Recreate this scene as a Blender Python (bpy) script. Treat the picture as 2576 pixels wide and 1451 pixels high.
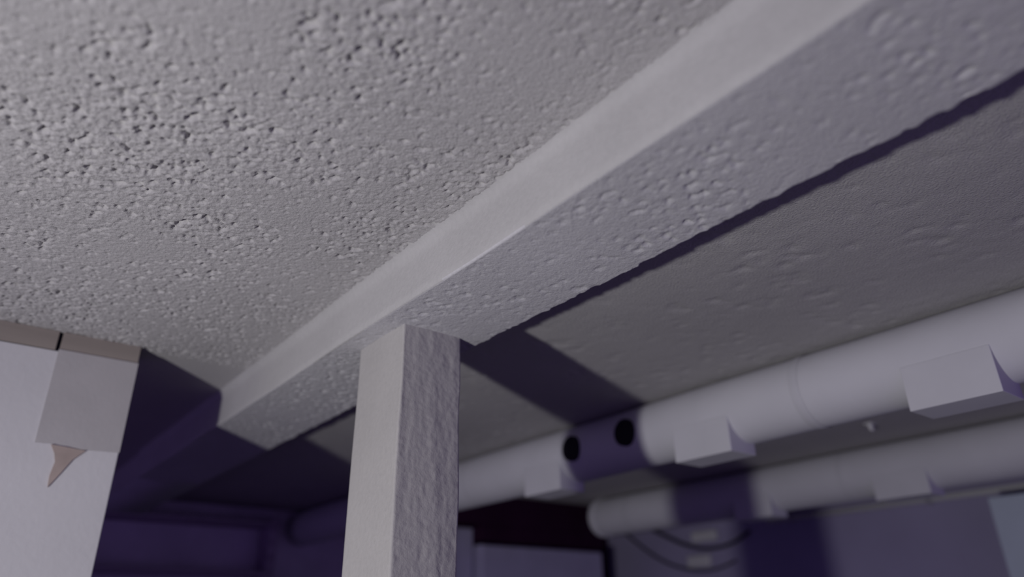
import bpy, bmesh, math, random
import numpy as np
from mathutils import Matrix, Vector

for o in list(bpy.data.objects): bpy.data.objects.remove(o)
sc = bpy.context.scene
COL = sc.collection
EYE = 1.50                      # camera height; heights below are given above the eye, EYE is added
CEIL = 0.70                     # ceiling above the eye

# ------------------------------------------------------------------ camera, world, light, exposure
def unit(v): return np.array(v, float) / np.linalg.norm(v)
F, CX, CY = 1812.0, 1288.0, 725.5
ray = lambda x, y: np.array([x - CX, CY - y, -F])
up = unit(ray(1230, -3100)); along = unit(ray(-275, 1607)); along = unit(along - up * (along @ up)); across = np.cross(along, up)
cam = bpy.data.cameras.new('camera'); camo = bpy.data.objects.new('camera', cam); COL.objects.link(camo)
cam.sensor_width = 36.0; cam.lens = 36.0 * F / 2576.0; cam.clip_start = 0.02
camo.matrix_world = Matrix.Translation((0, 0, EYE)) @ Matrix([list(across), list(along), list(up)]).to_4x4()
cam.dof.use_dof = True; cam.dof.focus_distance = 1.35; cam.dof.aperture_fstop = 1.2
sc.camera = camo

world = bpy.data.worlds.new('world'); sc.world = world; world.use_nodes = True
bg = world.node_tree.nodes['Background']
bg.inputs['Color'].default_value = (0.47, 0.31, 1.0, 1); bg.inputs['Strength'].default_value = 0.26

lamp = bpy.data.lights.new('table_lamp_light', 'SPOT'); lamp.energy = 150; lamp.color = (1.0, 0.985, 0.98)
lamp.spot_size = math.radians(110); lamp.spot_blend = 1.0
lamp.shadow_soft_size = 0.05
lampo = bpy.data.objects.new('table_lamp_light', lamp); COL.objects.link(lampo); lampo.location = (-1.40, 0.455, EYE - 0.618)
lampo.rotation_euler = Vector((3.2, 1.05, 0.95)).to_track_quat('-Z', 'Y').to_euler()

sc.view_settings.view_transform = 'Standard'; sc.view_settings.look = 'None'
sc.view_settings.gamma = 1.0; sc.view_settings.use_curve_mapping = False
sc.view_settings.exposure = 0.0

# ------------------------------------------------------------------ materials
def mat(name, col, rough=0.85, var=0.06, vscale=6.0, bump=0.0, bscale=120.0, stretch=(1, 1, 1), grain=0.0, gscale=60.0, spec=0.25, metal=0.0):
    m = bpy.data.materials.new(name); m.use_nodes = True
    nt = m.node_tree; N = nt.nodes; L = nt.links
    p = N['Principled BSDF']; p.inputs['Roughness'].default_value = rough
    p.inputs['Specular IOR Level'].default_value = spec; p.inputs['Metallic'].default_value = metal
    tc = N.new('ShaderNodeTexCoord'); mp = N.new('ShaderNodeMapping'); mp.inputs['Scale'].default_value = stretch
    L.new(tc.outputs['Object'], mp.inputs['Vector'])
    def noise(scale, detail):
        n = N.new('ShaderNodeTexNoise'); n.inputs['Scale'].default_value = scale; n.inputs['Detail'].default_value = detail
        L.new(mp.outputs['Vector'], n.inputs['Vector']); return n
    n1 = noise(vscale, 4)
    r = N.new('ShaderNodeMapRange'); r.inputs['From Min'].default_value = 0.25; r.inputs['From Max'].default_value = 0.75
    r.inputs['To Min'].default_value = 1 - var; r.inputs['To Max'].default_value = 1 + var
    L.new(n1.outputs['Fac'], r.inputs['Value']); out = r.outputs['Result']
    if grain:
        n2 = noise(gscale, 3); r2 = N.new('ShaderNodeMapRange')
        r2.inputs['From Min'].default_value = 0.3; r2.inputs['From Max'].default_value = 0.7
        r2.inputs['To Min'].default_value = 1 - grain; r2.inputs['To Max'].default_value = 1 + grain
        L.new(n2.outputs['Fac'], r2.inputs['Value'])
        mu = N.new('ShaderNodeMath'); mu.operation = 'MULTIPLY'; L.new(out, mu.inputs[0]); L.new(r2.outputs['Result'], mu.inputs[1]); out = mu.outputs[0]
    vm = N.new('ShaderNodeVectorMath'); vm.operation = 'SCALE'; vm.inputs[0].default_value = col
    L.new(out, vm.inputs['Scale']); L.new(vm.outputs['Vector'], p.inputs['Base Color'])
    if bump:
        nb = noise(bscale, 3); b = N.new('ShaderNodeBump'); b.inputs['Strength'].default_value = 1.0; b.inputs['Distance'].default_value = bump
        L.new(nb.outputs['Fac'], b.inputs['Height']); L.new(b.outputs['Normal'], p.inputs['Normal'])
    return m

M = dict(
    ceiling=mat('sprayed_ceiling_plaster', (0.44, 0.43, 0.43), 0.95, 0.05, 3.0, bump=0.002, bscale=190, grain=0.07, gscale=150),
    beam=mat('painted_beam_plaster', (0.44, 0.435, 0.43), 0.9, 0.05, 5.0, bump=0.0012, bscale=130, grain=0.03, gscale=90),
    under=mat('rough_plaster_fill_light', (0.51, 0.505, 0.52), 0.95, 0.05, 5.0, bump=0.0012, bscale=170, grain=0.05, gscale=150),  # underside colour raised above the side's to stand in for fill from below
    post=mat('painted_post_plaster', (0.42, 0.41, 0.395), 0.9, 0.05, 6.0, bump=0.001, bscale=130, grain=0.03, gscale=90),
    wall=mat('white_wall_paint', (0.59, 0.585, 0.60), 0.9, 0.05, 4.0, bump=0.0008, bscale=60),
    patch=mat('bare_grey_gypsum', (0.44, 0.425, 0.43), 0.95, 0.05, 9.0, bump=0.0006, bscale=90),
    tan=mat('bare_tan_board', (0.29, 0.255, 0.23), 0.95, 0.12, 7.0, stretch=(0.3, 1, 4)),
    brown=mat('torn_brown_paper', (0.40, 0.33, 0.30), 0.95, 0.12, 25.0),
    dark_gap=mat('dark_gap', (0.02, 0.018, 0.03), 1.0),
    far=mat('lifted_far_wall_paint', (0.75, 0.68, 0.80), 0.95, 0.2, 2.5),  # pale colour lifted to make up for weak light; the darkness is shade
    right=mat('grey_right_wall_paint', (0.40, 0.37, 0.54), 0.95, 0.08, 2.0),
    floor=mat('grey_concrete_floor', (0.06, 0.055, 0.06), 0.9, 0.15, 4.0),
    duct=mat('white_duct_jacket', (0.58, 0.58, 0.61), 0.7, 0.04, 5.0, bump=0.0015, bscale=14),
    collar=mat('white_duct_tape', (0.55, 0.55, 0.58), 0.6, 0.03, 8.0),
    port=mat('black_rubber_port', (0.012, 0.010, 0.016), 0.8),
    cradle=mat('white_wood_block', (0.58, 0.58, 0.61), 0.8, 0.04, 8.0),
    maroon=mat('dark_maroon_infill', (0.027, 0.008, 0.026), 1.0, 0.2, 4.0, spec=0.0),  # near-black, for the panels added to darken the far end
    cabinet=mat('grey_lacquer', (0.48, 0.45, 0.64), 0.75, 0.08, 5.0),
    pale=mat('pale_lacquer', (0.60, 0.68, 0.76), 0.7, 0.05, 4.0),
    dark_wood=mat('dark_stained_wood', (0.42, 0.34, 0.46), 0.8, 0.25, 4.0, stretch=(0.3, 4, 4)),
    cable=mat('black_cable_rubber', (0.012, 0.011, 0.015), 0.6),
    steel=mat('dull_steel', (0.45, 0.45, 0.48), 0.5, 0.05, metal=0.6),
    white_plastic=mat('white_plastic', (0.72, 0.72, 0.72), 0.5, 0.03),
)

# ------------------------------------------------------------------ helpers
def link(name, me, m, parent=None, smooth=False):
    o = bpy.data.objects.new(name, me); COL.objects.link(o)
    if m is not None and not me.materials: me.materials.append(m)
    if smooth: me.polygons.foreach_set('use_smooth', [True] * len(me.polygons))
    if parent is not None:
        o.parent = parent; o.matrix_parent_inverse = Matrix.Identity(4)
        o.location = -Vector(parent.location)
    return o
def empty(name, loc):
    o = bpy.data.objects.new(name, None); COL.objects.link(o); o.location = loc; o.empty_display_size = 0.1; return o
def tag(o, label, cat, group=None):
    o['label'] = label; o['category'] = cat
    if group: o['group'] = group
    return o
def struct(o, label=None):
    o['kind'] = 'structure'
    if label: o['label'] = label
    return o
def z(h): return EYE + h
def box_mesh(name, lo, hi, bevel=0.0, seg=2):
    bm = bmesh.new(); bmesh.ops.create_cube(bm, size=1)
    for v in bm.verts: v.co = Vector([lo[i] + (v.co[i] + 0.5) * (hi[i] - lo[i]) for i in range(3)])
    if bevel: bmesh.ops.bevel(bm, geom=bm.edges[:], offset=bevel, segments=seg, affect='EDGES', profile=0.5)
    me = bpy.data.meshes.new(name); bm.to_mesh(me); bm.free(); return me
def box(name, lo, hi, m, parent=None, bevel=0.003): return link(name, box_mesh(name, lo, hi, bevel), m, parent)
def prism(name, pts, y0, y1, m, parent=None):          # outline in (x, z), thickness along y
    n = len(pts); vs = [(x, y0, zz) for x, zz in pts] + [(x, y1, zz) for x, zz in pts]
    fs = [tuple(range(n)), tuple(range(2 * n - 1, n - 1, -1))] + [(i, i + n, (i + 1) % n + n, (i + 1) % n) for i in range(n)]
    me = bpy.data.meshes.new(name); me.from_pydata(vs, [], fs)
    bm = bmesh.new(); bm.from_mesh(me); bmesh.ops.recalc_face_normals(bm, faces=bm.faces[:]); bm.to_mesh(me); bm.free()
    return link(name, me, m, parent)
def mesh_np(name, V, Q):
    me = bpy.data.meshes.new(name); V = np.asarray(V, np.float32); Q = np.asarray(Q, np.int32)
    me.vertices.add(len(V)); me.vertices.foreach_set('co', V.ravel())
    me.loops.add(Q.size); me.loops.foreach_set('vertex_index', Q.ravel())
    me.polygons.add(len(Q)); me.polygons.foreach_set('loop_start', np.arange(0, Q.size, 4, dtype=np.int32))
    me.update(calc_edges=True); me.validate(); return me
def grid_quads(nu, nv, off=0, flip=False):
    i, j = np.meshgrid(np.arange(nu - 1), np.arange(nv - 1), indexing='ij')
    a = off + i * nv + j; q = np.stack([a, a + nv, a + nv + 1, a + 1], -1).reshape(-1, 4)
    return q[:, ::-1] if flip else q
rng = np.random.default_rng(7)
def field(nu, nv, su, sv):                              # smooth random field, unit variance, correlation su, sv in cells
    a = rng.standard_normal((nu, nv)); fu = np.fft.fftfreq(nu)[:, None]; fv = np.fft.fftfreq(nv)[None, :]
    g = np.fft.ifft2(np.fft.fft2(a) * np.exp(-2 * np.pi ** 2 * ((fu * su) ** 2 + (fv * sv) ** 2))).real
    return (g - g.mean()) / g.std()
def popcorn(nu, nv, cell, fine, amp):                   # sprayed plaster: lumps of a few millimetres in loose clusters
    a = field(nu, nv, fine / cell, fine / cell); b = field(nu, nv, 0.55 * fine / cell, 0.55 * fine / cell)
    clump = np.clip(0.85 + 0.35 * field(nu, nv, 0.07 / cell, 0.07 / cell), 0.35, 1.5)
    lump = 0.30 * b + 0.25 * np.clip(a, -1, 0.7) - np.clip(-a - 0.92, 0, 1.3) * 2.8
    return amp * lump * clump      # downward; the open pores go up
def tube(name, pts, r, m, parent=None, seg=10):
    cu = bpy.data.curves.new(name, 'CURVE'); cu.dimensions = '3D'; cu.bevel_depth = r; cu.bevel_resolution = 2; cu.resolution_u = 8; cu.use_fill_caps = True
    s = cu.splines.new('NURBS'); s.points.add(len(pts) - 1); s.use_endpoint_u = True; s.order_u = 4
    for p, q in zip(s.points, pts): p.co = (*q, 1)
    t = bpy.data.objects.new(name + '_tmp', cu); COL.objects.link(t)
    me = bpy.data.meshes.new_from_object(t.evaluated_get(bpy.context.evaluated_depsgraph_get())); bpy.data.objects.remove(t); bpy.data.curves.remove(cu)
    me.name = name; return link(name, me, m, parent, True)
def lathe_y(name, prof, cx, cz, m, parent=None, seg=64, caps=True):     # profile of (y, r) round an axis along y
    vs, fs = [], []
    for y, r in prof:
        for k in range(seg):
            a = 2 * math.pi * k / seg; vs.append((cx + r * math.cos(a), y, cz + r * math.sin(a)))
    for i in range(len(prof) - 1):
        for k in range(seg):
            a = i * seg + k; b = i * seg + (k + 1) % seg; fs.append((a, a + seg, b + seg, b))
    if caps: fs += [tuple(range(seg)), tuple(range(len(vs) - 1, len(vs) - seg - 1, -1))]
    me = bpy.data.meshes.new(name); me.from_pydata(vs, [], fs)
    bm = bmesh.new(); bm.from_mesh(me); bmesh.ops.recalc_face_normals(bm, faces=bm.faces[:]); bm.to_mesh(me); bm.free()
    o = link(name, me, m, parent, True)
    md = o.data; 
    for p in md.polygons:
        if len(p.vertices) > 4: p.use_smooth = False
    return o

# ------------------------------------------------------------------ the room
XW, YF, YL = 4.60, 4.60, 2.037            # right wall, far wall, white wall on the left
BX0, BX1, BZ = 0.638, 0.894, 0.589        # beam: near side, far side, underside
XL = -1.7; YB = -1.3
# ceiling: one slab; its visible field is sprayed plaster with real lumps
V, Q, off = [], [], 0
def ceil_grid(x0, x1, y0, y1, cell, fine, amp):
    global off
    nu, nv = int((x1 - x0) / cell) + 1, int((y1 - y0) / cell) + 1
    d = popcorn(nu, nv, cell, fine, amp)
    e = np.ones((nu, nv)); 
    for k, w in ((0, 0.0), (-1, 0.0)): e[k, :] = w; e[:, k] = w
    d = d * e
    gx, gy = np.meshgrid(np.linspace(x0, x1, nu), np.linspace(y0, y1, nv), indexing='ij')
    V.append(np.stack([gx, gy, z(CEIL) - d], -1).reshape(-1, 3)); Q.append(grid_quads(nu, nv, off, True)); off += nu * nv
def ceil_quad(x0, x1, y0, y1, h=CEIL, flip=True):
    global off
    V.append(np.array([(x0, y0, z(h)), (x1, y0, z(h)), (x1, y1, z(h)), (x0, y1, z(h))]))
    q = [0, 3, 2, 1] if flip else [0, 1, 2, 3]; Q.append(np.array([[off + k for k in q]])); off += 4
gx0, gx1, gy0, gy1 = -1.15, 0.66, 0.05, 2.06
ceil_grid(gx0, gx1, gy0, gy1, 0.0026, 0.0033, 0.0018)
rx0, rx1, ry0, ry1 = 0.86, 2.10, 0.05, 3.30
ceil_grid(rx0, rx1, ry0, ry1, 0.0075, 0.010, 0.0007)
ceil_quad(XL, gx0, YB, YF); ceil_quad(gx0, gx1, YB, gy0); ceil_quad(gx0, gx1, gy1, YF)
ceil_quad(gx1, rx0, YB, YF); ceil_quad(rx0, rx1, YB, ry0); ceil_quad(rx0, rx1, ry1, YF); ceil_quad(rx1, XW, YB, YF)
ceil_quad(XL, XW, YB, YF, CEIL + 0.15, False)
me = mesh_np('ceiling', np.concatenate(V), np.concatenate(Q))
struct(link('ceiling', me, M['ceiling'], None, True), 'sprayed popcorn plaster ceiling')

struct(box('floor', (XL, YB, -0.1), (XW + 0.12, YF + 0.12, 0), M['floor'], bevel=0), 'grey concrete basement floor')
struct(box('wall_far', (XL, YF, 0), (XW + 0.12, YF + 0.12, z(CEIL + 0.15)), M['far'], bevel=0), 'far wall lying in deep shadow')
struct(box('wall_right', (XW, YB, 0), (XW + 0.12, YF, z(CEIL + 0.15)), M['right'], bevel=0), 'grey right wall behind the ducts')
wl = struct(box('wall_left', (XL, YL, 0), (0.335, YL + 0.12, z(0.648)), M['wall'], bevel=0.002), 'white painted wall ending in a free corner')
wl2 = box('top_plate', (XL, YL + 0.012, z(0.648)), (0.333, YL + 0.11, z(CEIL)), M['dark_gap'], wl, 0)
box('filler_board', (XL, YL + 0.001, z(0.650)), (0.143, YL + 0.012, z(CEIL)), M['tan'], wl, 0.001)
box('filler_board', (0.152, YL + 0.001, z(0.650)), (0.334, YL + 0.012, z(CEIL)), M['tan'], wl, 0.001)
prism('gypsum_patch', [(0.150, z(0.652)), (0.335, z(0.652)), (0.336, z(0.416)), (0.250, z(0.413)), (0.205, z(0.420)), (0.152, z(0.418))], YL - 0.003, YL + 0.001, M['patch'], wl)['label'] = 'bare grey rectangular patch under the ceiling'
prism('torn_paper', [(0.186, z(0.417)), (0.262, z(0.411)), (0.238, z(0.386)), (0.220, z(0.352)), (0.201, z(0.318)), (0.199, z(0.345)), (0.203, z(0.378)), (0.197, z(0.398))], YL - 0.0045, YL + 0.001, M['brown'], wl)['label'] = 'brown torn paper tongue below the grey patch'

# beam: swept section, rough underside with a ragged far edge, smoother side towards the lamp
cell = 0.0036; y0, y1 = -0.05, 3.35; nv = int((y1 - y0) / cell)
side = [(BX0 - 0.028 * (1 - math.cos(a)), CEIL - 0.026 + 0.030 * math.sin(a)) for a in np.linspace(1.45, 0.0, 7)] + [(BX0, h) for h in np.linspace(CEIL - 0.04, BZ + 0.002, 5)]
under = [(x, BZ) for x in np.linspace(BX0 + 0.002, BX1 - 0.004, 70)]
back = [(BX1, h) for h in np.linspace(BZ + 0.006, CEIL + 0.01, 12)]
sec = np.array(side + under + back); ns = len(sec)
ys = np.linspace(y0, y1, nv)
P = np.zeros((ns, nv, 3)); P[:, :, 0] = sec[:, 0:1]; P[:, :, 1] = ys[None]; P[:, :, 2] = z(0) + sec[:, 1:2]
wav = field(1, nv, 1, 40)[0] * 0.0011; fl = field(12, nv, 3, 22) * 0.0008
P[:12, :, 0] += fl + wav
fade = np.clip(np.arange(70) / 6.0, 0, 1)[:, None]
P[12:82, :, 2] -= fade * popcorn(70, nv, cell, 0.0040, 0.0009) + 0.6 * wav
P[12:15, :, 0] += wav
rag = field(12, nv, 1.2, 1.5) * 0.0016
P[82:94, :, 0] += rag; P[80:82, :, 0] += rag[0]
Vb = [P.reshape(-1, 3)]; Qb = [grid_quads(ns, nv)]; o2 = ns * nv
for ya, yb in ((YB, y0), (y1, YF)):                      # plain continuation out of view
    c = [(BX0, z(CEIL)), (BX0, z(BZ)), (BX1, z(BZ)), (BX1, z(CEIL))]
    Vb.append(np.array([(x, y, h) for x, h in c for y in (ya, yb)])); Qb.append(grid_quads(4, 2, o2)); o2 += 8
beam = link('ceiling_beam', mesh_np('ceiling_beam', np.concatenate(Vb), np.concatenate(Qb)), M['beam'], None, True)
beam.data.materials.append(M['under'])
tag(beam, 'white plastered beam running diagonally under the speckled ceiling', 'beam')

# post: smooth face to the lamp, trowelled face to the camera
px0, px1, py0, py1 = 0.690, 0.838, 1.250, 1.452
cell = 0.0036; zz = np.concatenate([np.linspace(0, 1.42, 12)[:-1], np.arange(1.42, z(BZ) + 0.004, cell)]); nz = len(zz)
f1 = [(px1, y) for y in np.linspace(py1 - 0.004, py0 + 0.005, 24)]
f2 = [(x, py0) for x in np.linspace(px1 - 0.003, px0 + 0.003, 42)]
f3 = [(px0, y) for y in np.linspace(py0 + 0.003, py1 - 0.003, 42)]
f4 = [(x, py1) for x in np.linspace(px0 + 0.004, px1 - 0.004, 12)]
sec = np.array(f1 + f2 + f3 + f4 + f1[:1]); ns = len(sec)
P = np.zeros((ns, nz, 3)); P[:, :, 0] = sec[:, 0:1]; P[:, :, 1] = sec[:, 1:2]; P[:, :, 2] = zz[None]
w1 = field(1, nz, 1, 14)[0] * 0.0009
P[24:66, :, 1] -= field(42, nz, 0.9, 3.0) * 0.00026 + field(42, nz, 0.9, 0.9) * 0.0002 + field(42, nz, 4, 30) * 0.0008
P[22:26, :, 0] += w1 * 1.6
P[66:108, :, 0] += field(42, nz, 8, 20) * 0.0007
P[-1] = P[0]
post = link('support_post', mesh_np('support_post', P.reshape(-1, 3), grid_quads(ns, nz)), M['post'], None, True)
bm = bmesh.new(); bm.from_mesh(post.data); bmesh.ops.remove_doubles(bm, verts=bm.verts[:], dist=0.0001); bmesh.ops.recalc_face_normals(bm, faces=bm.faces[:]); bm.to_mesh(post.data); bm.free()
tag(post, 'white square plastered post standing under the beam', 'post')
bm = bmesh.new(); bm.from_mesh(beam.data); bmesh.ops.recalc_face_normals(bm, faces=bm.faces[:])
for f in bm.faces:
    c = f.calc_center_median()
    if BX0 + 0.003 < c.x < BX1 and c.z < z(BZ) + 0.004: f.material_index = 1
bm.to_mesh(beam.data); bm.free()

# ------------------------------------------------------------------ ducts
def duct(cx, r, ya, yb, cradles, joints, label, cap=False):
    cz = z(CEIL) - r - 0.003
    t = tag(empty('ventilation_duct', (cx, yb, cz)), label, 'duct', 'round white ducts under the ceiling')
    n = 90; prof = []
    wob = field(1, n, 1, 3)[0]
    for k in range(n): prof.append((ya + (yb - ya) * k / (n - 1), r + 0.0007 * wob[k]))
    lathe_y('tube', prof, cx, cz, M['duct'], t)
    for y in joints: lathe_y('joint_band', [(y - 0.014, r + 0.0008), (y - 0.011, r + 0.0014), (y + 0.011, r + 0.0014), (y + 0.014, r + 0.0008)], cx, cz, M['collar'], t, caps=False)
    if cap:
        lathe_y('end_cap', [(yb - 0.03, r + 0.003), (yb + 0.01, r + 0.003)] + [(yb + 0.01 + 0.022 * math.sin(a), r + 0.003 - 0.022 * (1 - math.cos(a))) for a in np.linspace(0.2, 1.57, 6)], cx, cz, M['duct'], t)
    for a, b, h in cradles:
        box('cradle', (cx - r + 0.003, a, z(h)), (cx + 0.02, b, cz - 0.030), M['cradle'], t, 0.002)
    return t, cz
d1, c1z = duct(1.876, 0.1028, -1.2, 4.58, [(0.535, 0.737, 0.455), (1.248, 1.455, 0.458), (1.995, 2.20, 0.458)], (1.02, 2.62), 'thick white duct nearer the beam, with two black ports')
for y, h in ((1.922, 0.590), (1.655, 0.594)):
    s = 0.045; dz = z(h) - c1z; x = 1.876 - math.sqrt(0.1028 ** 2 - dz ** 2)
    bm = bmesh.new()
    for rr, dx in ((s, 0.010), (s, -0.005), (s * 0.90, -0.005), (s * 0.86, -0.002), (0.0005, -0.002)):
        for k in range(32):
            a = 2 * math.pi * k / 32; bm.verts.new((x + dx, y + rr * math.cos(a), z(h) + rr * math.sin(a)))
    bm.verts.ensure_lookup_table()
    for i in range(4):
        for k in range(32):
            a, b = i * 32 + k, i * 32 + (k + 1) % 32; bm.faces.new([bm.verts[q] for q in (a, b, b + 32, a + 32)])
    bmesh.ops.recalc_face_normals(bm, faces=bm.faces[:])
    me = bpy.data.meshes.new('port'); bm.to_mesh(me); bm.free()
    link('port', me, M['port'], d1)['label'] = 'round black port'
d2, c2z = duct(3.156, 0.1062, -1.2, 3.17, [(1.265, 1.485, 0.458), (1.975, 2.18, 0.458)], (1.62, 2.9), 'thick white duct farther back along the right wall, with a capped end', cap=True)

# thin conduit on the right wall, with its clips
cd = tag(empty('wall_conduit', (XW - 0.022, 3.0, z(0.655))), 'thin pale conduit along the right wall below the ducts', 'conduit')
lathe_y('tube', [(-1.0, 0.020), (3.0, 0.020)], XW - 0.022, z(0.655), M['white_plastic'], cd, 20)
for y in (1.0, 1.9, 2.8): box('clip', (XW - 0.046, y, z(0.628)), (XW + 0.0, y + 0.03, z(0.682)), M['steel'], cd, 0.002)

# small hook in the ceiling between the ducts
hk = tag(empty('ceiling_hook', (2.773, 1.309, z(CEIL))), 'small white hook in the ceiling between the two ducts', 'hook')
lathe = [(0.0, 0.0), (0.0, -0.014), (0.006, -0.022), (0.013, -0.020), (0.014, -0.012)]
tube('hook_wire', [(2.773 + a, 1.309, z(CEIL) + b) for a, b in [(0, 0.004)] + lathe], 0.008, M['white_plastic'], hk)
box('plate', (2.757, 1.293, z(CEIL) - 0.004), (2.789, 1.325, z(CEIL)), M['white_plastic'], hk, 0.001)

# ------------------------------------------------------------------ far end
struct(box('dark_panel', (2.60, YF - 0.04, 0), (XW - 0.03, YF, z(CEIL) - 0.002), M['maroon'], bevel=0.004), 'added dark maroon panel that darkens the far wall')  # added panel, darkens the lit stretch of far wall
bk = tag(empty('dark_infill', (2.7, 3.45, z(0.445))), 'added dark maroon boxing that hides the lit ceiling behind the duct ends', 'dark_infill')  # added boxing, its dark colour covers the lit ceiling beyond
box('upper_casing', (1.985, 3.40, z(0.53)), (3.38, 3.50, z(CEIL) - 0.002), M['maroon'], bk, 0.004)
box('lower_casing', (2.44, 3.40, z(0.447)), (3.38, 3.50, z(0.53)), M['maroon'], bk, 0.004)
# grey wardrobe in front of the far wall
wd = tag(empty('wardrobe', (3.58, 4.36, 0)), 'tall grey wardrobe against the far wall behind the post', 'wardrobe')
box('body', (3.02, 4.22, 0.06), (4.14, 4.54, z(0.530)), M['cabinet'], wd, 0.006)
for a, b in ((3.025, 3.577), (3.583, 4.135)):
    d = box('door', (a, 4.20, 0.09), (b, 4.22, z(0.522)), M['cabinet'], wd, 0.003)
box('plinth', (3.05, 4.25, 0), (4.11, 4.52, 0.06), M['dark_wood'], wd, 0)
ch = tag(empty('pipe_chase', (2.90, 4.44, 0)), 'narrow boxed grey pipe chase beside the wardrobe', 'pipe chase')
box('casing', (2.78, 4.30, 0), (3.005, 4.55, z(0.64)), M['cabinet'], ch, 0.004)
box('front_panel', (2.79, 4.288, 0.02), (2.995, 4.30, z(0.63)), M['cabinet'], ch, 0.002)
# pale tall cabinet at the right
tc = tag(empty('tall_cabinet', (4.40, 1.1, 0)), 'tall pale cabinet at the right wall under the ducts', 'cabinet')
box('body', (4.22, 0.70, 0.05), (XW - 0.005, 1.484, z(0.575)), M['pale'], tc, 0.005)
box('plinth', (4.25, 0.72, 0), (XW - 0.02, 1.46, 0.05), M['dark_wood'], tc, 0)
d = box('door', (4.20, 0.705, 0.08), (4.22, 1.480, z(0.57)), M['pale'], tc, 0.003)
box('handle', (4.180, 1.40, 0.95), (4.20, 1.415, 1.12), M['steel'], d, 0.002).location = (0, 0, 0)

# cables and a junction box on the right wall, left of the post's shadow
def wall_pt(x, y, X=XW - 0.03):
    dd = np.array([across, along, up]) @ ray(x, y); dd = dd * X / dd[0]; return (X, dd[1], z(dd[2]))
tag(tube('hanging_cable', [wall_pt(*p) for p in ((1610, 1318), (1665, 1343), (1725, 1376), (1790, 1384), (1850, 1368), (1885, 1335))], 0.012, M['cable']), 'thick black cable sagging across the right wall', 'cable')
tag(tube('hanging_cable', [wall_pt(*p) for p in ((1560, 1330), (1600, 1365), (1650, 1405), (1720, 1436), (1800, 1440), (1850, 1410))], 0.008, M['cable']), 'thin black cable hanging below the upper cable on the right wall', 'cable')
def wall_box(name, x0, yy0, x1, yy1, label, cat):
    a = wall_pt(x0, yy0, XW - 0.05); b = wall_pt(x1, yy1, XW - 0.05)
    t = tag(empty(name, (XW, (a[1] + b[1]) / 2, min(a[2], b[2]))), label, cat)
    lo = (XW - 0.045, min(a[1], b[1]), min(a[2], b[2])); hi = (XW - 0.001, max(a[1], b[1]), max(a[2], b[2]))
    box('housing', lo, hi, M['white_plastic'], t, 0.012)
    box('lid', (lo[0] - 0.008, lo[1] + 0.012, lo[2] + 0.012), (lo[0], hi[1] - 0.012, hi[2] - 0.012), M['white_plastic'], t, 0.004)
wall_box('junction_box', 1735, 1338, 1800, 1358, 'small flat white junction box above the cables on the right wall', 'junction box')
wall_box('wall_socket', 1725, 1398, 1785, 1424, 'pale socket box lower on the right wall by the cables', 'socket')

# dark shelving in the shadow beyond the white wall
sh = tag(empty('shelving_unit', (1.5, 4.4, 0)), 'wooden shelving unit in deep shadow beyond the white wall', 'shelves')
for x in (0.30, 1.62): box('upright', (x, 4.42, 0), (x + 0.05, YF - 0.005, z(0.62)), M['dark_wood'], sh, 0.003)
for h in (-1.0, -0.55, -0.1, 0.30, 0.575): box('shelf', (0.352 if h < 0.5 else 0.30, 4.40, z(h)), (1.62 if h < 0.5 else 1.67, YF - 0.006, z(h) + 0.025), M['dark_wood'], sh, 0.002)
